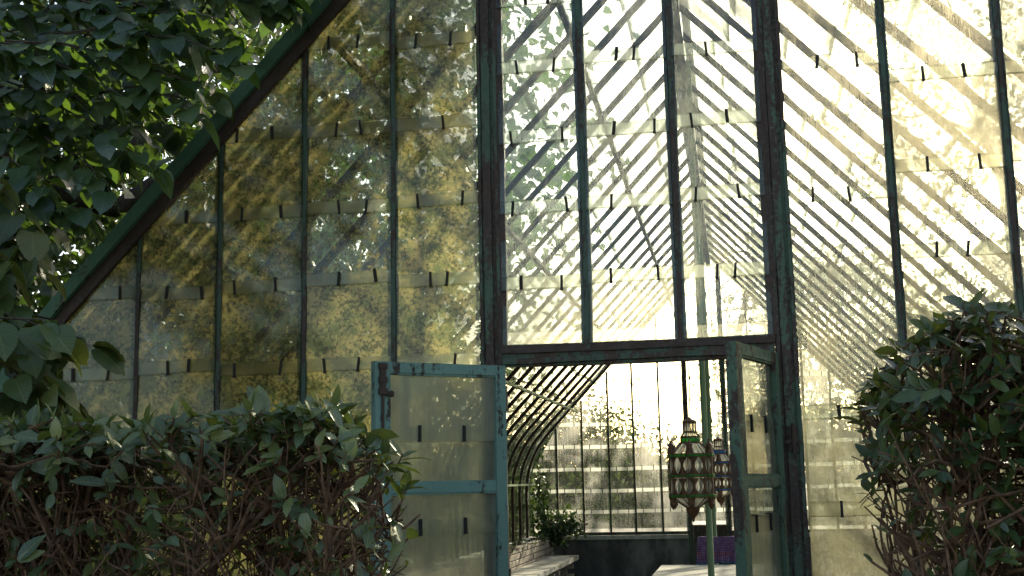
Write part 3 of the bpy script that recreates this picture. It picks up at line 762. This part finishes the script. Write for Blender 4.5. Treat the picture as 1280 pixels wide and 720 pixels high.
for i, (x, lab) in enumerate(((-13, 'clipped garden hedge beyond the far left corner'), (-5.5, 'clipped garden hedge behind the rounded pale tree'), (2, 'clipped garden hedge behind the pine tree'), (9.5, 'clipped garden hedge behind the distant right tree'))):
    tree('garden_hedge', lab, (x, 34.5, 0), 3, (x, 34.5, 1.45, 4.6, 1.2, 1.75), 190, 80, .26, M['tree_b'], 120+i, cat='hedge', spread=.42, trunk=.05)
tree('tree', 'tall sparse tree rising behind the right roof slope', (7.2, 22, 0), 14, (5.6, 22, 10.2, 3.6, 2.6, 3.6), 60, 46, .2, M['tree_a'], 38, spread=.42, trunk=.16)
# pine with sparse branches
pt = thing('pine_tree', (.4, 27, 0), 'sparse pine tree with level branches standing behind the rear door', 'tree')
rs = np.random.default_rng(5); b = MB(); limb(b, (.4, 27, 0), (.7, 27, 9.5), .14, .05, rs, 9, 0); acc = []
for i in range(34):
    z = rs.uniform(2.6, 9.4); a = rs.uniform(0, 2*math.pi); L = rs.uniform(.9, 2.4)*(1.1-z/14); e = np.array([.5+math.cos(a)*L, 27+math.sin(a)*L, z-.25*L])
    limb(b, (.5, 27, z), e, .03, .008, rs, 4, .1)
    for k in range(5):
        c = np.array([.5, 27, z])+(e-np.array([.5, 27, z]))*rs.uniform(.45, 1.02)
        for q in range(38): acc.append((c+rs.normal(0, .13, 3), rs.normal(0, 1, 3)+[math.cos(a), math.sin(a), .2], rs.normal(0, 1, 3), rs.uniform(.1, .2)))
b.build('trunk', M['bark'], pt, smooth=True)
P_, D_, N_, S_ = (np.array(x) for x in zip(*acc))
NEED = leaf_template([0, .5, 1], [.03, .06, .01], .2, .1)
put_leaves(pt, NEED, P_, frames(D_, N_), S_, M['pine'], 0, 'crown')

# ---------------------------------------------------------------- inside the greenhouse
XW = XC-HW+.12                                            # inner face of the left dwarf wall
# raised planting bed along the left wall, kerb of bricks
pl = thing('planting_bed', ((XW-3.0)/2, 8.3, .03), 'raised brick planting bed along the left glass wall', 'planter')
M['soil'] = m_noise('soil', (.03, .02, .014), (.07, .05, .035), 25, 1, 1.)
b = MB(); b.box((XW+.004, 2.0, .03), (-3.02, LEN-.17, .64)); b.build('soil', M['soil'], pl)
bm_ = MB(); bm_.box((-.05, -.115, -.036), (.05, .115, .036))
import bmesh
bmx = bmesh.new(); me = bm_.mesh('brick', M['brick']); bmx.from_mesh(me); bmesh.ops.bevel(bmx, geom=bmx.edges[:], offset=.005, segments=1, affect='EDGES'); bmx.to_mesh(me); bmx.free()
for c in range(4):
    z = .47+c*.0 if False else .69-c*.083
    for k in range(54):
        y = 2.1+k*.24+(.12 if c % 2 else 0)
        if y > LEN-.3: continue
        o = link(bpy.data.objects.new('brick', me), pl, (-3.02+random.uniform(-.004, .004), y, z)); o.rotation_euler.z = random.uniform(-.02, .02)
b = MB(); b.box((-3.055, 2.0, .03), (-2.982, LEN-.18, .40)); b.build('kerb_base', M['stucco'], pl)
# stone bench before the bed
bn = thing('stone_bench', (-2.72, 9.5, .03), 'long pale stone bench on brick piers below the planting bed', 'bench')
for k in range(5):
    ya, yb = 4.3+k*2.0, 4.3+(k+1)*2.0-.008
    b = MB(); b.bar((-2.72, ya, .417), (-2.72, yb, .417), .065, .44, (0, 0, 1), 0, .003, .3); b.build('slab', M['stone'], bn)
    for y in (ya+.25, yb-.25):
        for c in range(5):
            o = link(bpy.data.objects.new('pier_brick', me), bn, (-2.72+(.05 if c % 2 else -.05), y, .07+c*.076)); o.rotation_euler.z = math.pi/2
# climbing plant and bush in the far left corner
def small_plant(name, label, base, pts, n, size, spread, seed, cat='plant', mat=None, clumps=None):
    rs = np.random.default_rng(seed); t = thing(name, base, label, cat); b = MB(); acc = []
    for P in pts:
        b.tube([np.array(base)+np.array(p) for p in P], [.008*(1-.6*i/len(P)) for i in range(len(P))], 5)
        for i in range(n):
            k = rs.uniform(.12, 1)*(len(P)-1); j = min(int(k), len(P)-2); p = np.array(P[j])+(np.array(P[j+1])-np.array(P[j]))*(k-j)
            acc.append((np.array(base)+p+rs.normal(0, spread, 3)*[1, 1, .8], rs.normal(0, 1, 3)+[0, -.3, -.3], rs.normal(0, .6, 3)+[.1, -.7, .7], size*rs.uniform(.6, 1.2)))
    b.build('stem', M['bark'], t)
    P_, D_, N_, S_ = (np.array(x) for x in zip(*acc)); put_leaves(t, OVAL, P_, frames(D_, N_), S_, mat or M['ivy'], 0, 'leaves'); return t
small_plant('ivy', 'dark ivy climbing the corner glazing bars above the planting bed', (-3.12, 14.4, .64), [[(0,0,0),(-.05,.1,.4),(-.02,.15,.8),(.02,.1,1.25)], [(0,0,0),(.1,.1,.3),(.04,.2,.6),(0,.1,.9)]], 230, .085, .07, 91)
small_plant('potted_shrub', 'dark leafy shrub growing in the corner of the planting bed', (-2.95, 14.45, .64), [[(0,0,0),(a*.5,c*.5,.2),(a,c,h)] for a, c, h in ((-.1,0,.42),(.15,-.1,.45),(.35,0,.38),(.5,.05,.2),(.25,.1,.5),(.45,-.1,.3),(0,-.2,.3))], 120, .09, .08, 92, 'shrub')
for i, (y, lab) in enumerate(((13.6, 'wispy weed trailing over the brick kerb near the ivy'), (12.3, 'low weed growing along the brick kerb between the tufts'), (11.0, 'small weed tuft on the planting bed nearer the door'))):
    small_plant('weed', lab, (-3.08, y, .64), [[(0,0,0),(random.uniform(-.1,.15),random.uniform(-.15,.15),.1),(random.uniform(-.1,.25),random.uniform(-.25,.25),random.uniform(.05,.16))] for k in range(7)], 22, .04, .03, 95+i, mat=M['tree_b'])

# table
tb = thing('table', (-.15, 6.3, .03), 'pale worn stone topped table behind the slender column', 'table')
b = MB(); b.bar((-.15, 5.15, .725), (-.15, 7.45, .725), .05, 1.27, (0, 0, 1), 0, .003, .25); b.build('table_top', M['stone'], tb)
for x in (-.65, .35):
    for y in (5.4, 7.2):
        b = MB(); b.tube([(x, y, .03), (x, y, .35), (x, y, .70)], [.03, .022, .03], 8); b.build('leg', M['iron'], tb, smooth=True)
# chair with a shawl over its back
M['wood'] = m_noise('chair wood', (.09, .05, .03), (.17, .10, .06), 14, .6, .3, None, .01, (1, 1, .2))
ch = thing('chair', (-.2, 7.75, .03), 'dark wooden chair behind the far end of the table', 'chair')
b = MB(); b.box((-.42, 7.55, .44), (.0, 7.98, .475)); b.build('seat', M['wood'], ch)
for x in (-.40, -.02):
    b = MB(); b.bar((x, 7.58, .03), (x, 7.58, .44), .035, .035, (1, 0, 0)); b.build('leg', M['wood'], ch)
    b = MB(); b.bar((x, 7.96, .03), (x, 8.0, .985), .035, .035, (1, 0, 0)); b.build('leg', M['wood'], ch)
b = MB(); b.box((-.40, 7.985, .88), (-.02, 8.01, .98)); b.build('backrest', M['wood'], ch)
t = NT('shawl'); p = t.pos(); sx = t.n('ShaderNodeSeparateXYZ'); t.set(sx.inputs[0], p)
w = t.math('SINE', t.math('MULTIPLY', sx.outputs[0], 95)); z = sx.outputs[2]
band = t.math('MULTIPLY', t.map(z, .80, .805), t.map(z, .845, .85, 1, 0)); band2 = t.map(z, .745, .75, 1, 0)
c = t.mixc(t.map(t.noise(p, 20, 4), .35, .7), (.13, .075, .17), (.21, .13, .26))
c = t.mixc(t.math('MULTIPLY', band, t.map(t.noise(p, 45, 2), .45, .55)), c, (.26, .09, .12)); c = t.mixc(band2, c, (.08, .12, .24))
M['shawl'] = t.done(t.prin(c, .9, t.bump(t.noise(p, 200, 2), .3, .002), 0, .2))
b = MB(); nx = 22
def sh(u, v):
    x = -.43+u*.44; f = .012*math.sin(u*19)+.008*math.sin(u*43)
    if v < .08: return (x, 7.955+.06*v/.08, 1.0+.006*math.sin(u*9)) if False else (x, 8.03-.075*v/.08, .995+.004*math.sin(u*9))
    q = (v-.08)/.92; return (x-.02*q*(1-u), 7.955-.02*q+f*q, .995-.29*q*(1-.08*math.sin(u*3.1)))
nv_ = 12
for i in range(nx):
    for j in range(nv_):
        b.poly([sh(i/nx, j/nv_), sh((i+1)/nx, j/nv_), sh((i+1)/nx, (j+1)/nv_), sh(i/nx, (j+1)/nv_)][::-1])
o = b.build('shawl', M['shawl'], None, smooth=True); tag(o, 'purple patterned shawl with red band hung over the chair back', 'shawl')
sm = o.modifiers.new('thick', 'SOLIDIFY'); sm.thickness = .004; o.location.z += .003

# lanterns
t = NT('lantern glass'); p = t.pos()
M['lglass'] = t.done(t.mixs(.55, t.bsdf('Transparent', Color=(.95, .95, .9)), t.mixs(.25, t.bsdf('Translucent', Color=(.9, .9, .82)), t.bsdf('Diffuse', Color=(.75, .76, .7)))))
def m_col(name, c):
    t = NT(name); n = t.noise(t.pos(), 60, 2); cc = t.mixc(n, c, tuple(x*.45 for x in c))
    return t.done(t.mixs(.5, t.bsdf('Translucent', Color=cc), t.prin(cc, .25)))
M['lgreen'] = m_col('green lantern glass', (.05, .42, .06)); M['lblue'] = m_col('blue lantern glass', (.04, .22, .62)); M['lamber'] = m_col('amber lantern glass', (.5, .2, .05))
M['copper'] = m_noise('aged copper', (.07, .035, .018), (.20, .10, .05), 30, .55, .4)
def lantern(c, r, z0, z1, band, label):
    """c: centre x,y; r: body radius; z0..z1 body height"""
    cx, cy_ = c; H = z1-z0; N = 12
    L = thing('lantern', (cx, cy_, z0-.32*H), label, 'lantern', None)
    ring = lambda rr, k: (cx+rr*math.cos(2*math.pi*k/N+.13), cy_+rr*math.sin(2*math.pi*k/N+.13))
    pitch = 2*r*math.sin(math.pi/N)
    for k in range(N):                                    # clear panes, one for each side
        a, d = ring(r*.985, k), ring(r*.985, k+1); b = MB()
        b.poly([(*a, z0), (*d, z0), (*d, z1), (*a, z1)]); b.build('panel', M['lglass'], L)
    b = MB()
    for k in range(N):
        a = ring(r, k); b.tube([(*a, z0-.01), (*a, z1+.01)], r*.035, 4)
        d = ring(r, k+1); A, Dv = Vector((*a, 0)), Vector((*d, 0))
        for q0, q1 in ((.06, .44), (.54, .94)):           # filigree plates around a pointed oval opening
            n = 8
            for sgn in (0, 1):
                for i in range(n):
                    pts = []
                    for t_, e in ((i/n, 0), ((i+1)/n, 0), ((i+1)/n, 1), (i/n, 1)):
                        w = (.5-.36*math.sin(math.pi*t_)) if e else 0.
                        f = w if sgn == 0 else 1-w
                        pp = A.lerp(Dv, f); pts.append((pp.x, pp.y, z0+H*(q0+(q1-q0)*t_)))
                    b.poly(pts if sgn == 0 else pts[::-1])
    # rims, shoulders, neck, lower cage
    for z in (z0, z0+H*.47, z0+H*.53, z1, z0+H*.07, z1-H*.07): b.lathe([(r*1.0, -.004), (r*1.04, -.004), (r*1.04, .004), (r*1.0, .004)], (cx, cy_, z), N, 0, .13)
    sh_ = [(r*1.0, z1), (r*.44, z1+H*.27), (r*.44, z1+H*.40), (r*.30, z1+H*.52), (r*.30, z1+H*.74), (r*.12, z1+H*.80)]
    for k in range(N):
        b.tube([(*ring(rr, k), z) for rr, z in sh_], r*.03, 4)
        b.tube([(*ring(rr, k), z) for rr, z in ((r, z0), (r*.26, z0-H*.24))], r*.03, 4)
    for z, rr in ((z1+H*.27, .46), (z1+H*.40, .46), (z1+H*.52, .33), (z1+H*.74, .33)): b.lathe([(r*rr*.95, -.006), (r*rr, -.006), (r*rr, .006), (r*rr*.95, .006)], (cx, cy_, z), N, 0, .13)
    b.lathe([(r*.34, H*.74), (r*.3, H*.79), (r*.12, H*.83), (.004, H*.87)], (cx, cy_, z1), N)
    b.build('frame', M['copper'], L)
    b = MB(); b.lathe([(r*.97, z1), (r*.42, z1+H*.27)], (cx, cy_, 0), N, 0, .13); b.lathe([(r*.27, z1+H*.52), (r*.27, z1+H*.74)], (cx, cy_, 0), N, 0, .13)
    b.lathe([(r*.42, z1+H*.4), (r*.28, z1+H*.52)], (cx, cy_, 0), N, 0, .13); b.build('shoulder_glass', M['lglass'], L)
    b = MB(); b.lathe([(r*.25, z0-H*.24), (r*.97, z0)], (cx, cy_, 0), N, 0, .13); b.build('lower_glass', M['lglass'], L)
    for q in (.035, .5, .965):
        b = MB(); b.lathe([(r*1.015, -H*.033), (r*1.03, 0), (r*1.015, H*.033)], (cx, cy_, z0+H*q), N, 0, .13); b.build('coloured_band', band, L)
    b = MB(); b.lathe([(r*.45, -H*.06), (r*.465, 0), (r*.45, H*.06)], (cx, cy_, z1+H*.335), N, 0, .13); b.build('coloured_band', band, L)
    b = MB(); b.lathe([(r*.30, .0), (r*.32, -H*.05), (r*.24, -H*.16), (r*.10, -H*.24), (r*.07, -H*.28), (.003, -H*.36)], (cx, cy_, z0-H*.22), 10); b.build('bottom_finial', M['copper'], L, smooth=True)
    for k in range(6):                                    # corner turrets
        x, y = cx+r*.98*math.cos(math.pi*k/3+.5), cy_+r*.98*math.sin(math.pi*k/3+.5); q = r*.17
        b = MB(); b.lathe([(.003, -H*.28), (q*.9, -H*.17), (q*.8, -H*.08), (q*1.1, 0)], (x, y, z0), 8); b.lathe([(q*1.1, 0), (q*.75, H*.18), (q*.8, H*.2), (q*1.1, H*.2), (q*.3, H*.28), (.002, H*.36)], (x, y, z1), 8)
        for a in range(6):
            e = a*math.pi/3; b.tube([(x+q*math.cos(e), y+q*math.sin(e), z0), (x+q*math.cos(e), y+q*math.sin(e), z1)], .004, 4)
        tr = b.build('turret', M['copper'], L)
        for q_ in (.035, .5, .965):
            b = MB(); b.lathe([(q*1.12, -H*.03), (q*1.16, 0), (q*1.12, H*.03)], (x, y, z0+H*q_), 8); b.build('coloured_band', band, tr)
    zt = z1+H*.85; b = MB(); top = RIDGE-.13
    b.tube([(cx+(XC-cx)*(i/14)**2+.012*math.sin(i*1.3)*(0 < i < 14), cy_+.01*math.sin(i*2)*(0 < i < 14), zt+(top-zt)*i/14) for i in range(15)], .0045, 5); b.build('hanging_wire', M['rust'], L)
    return L
lantern((-.300, 3.4), .150, 1.475, 1.765, M['lgreen'], 'large copper lantern with green glass bands hanging inside the doorway')
lantern((-.165, 7.6), .150, 1.475, 1.765, M['lblue'], 'copper lantern with blue glass bands hanging behind the green one')
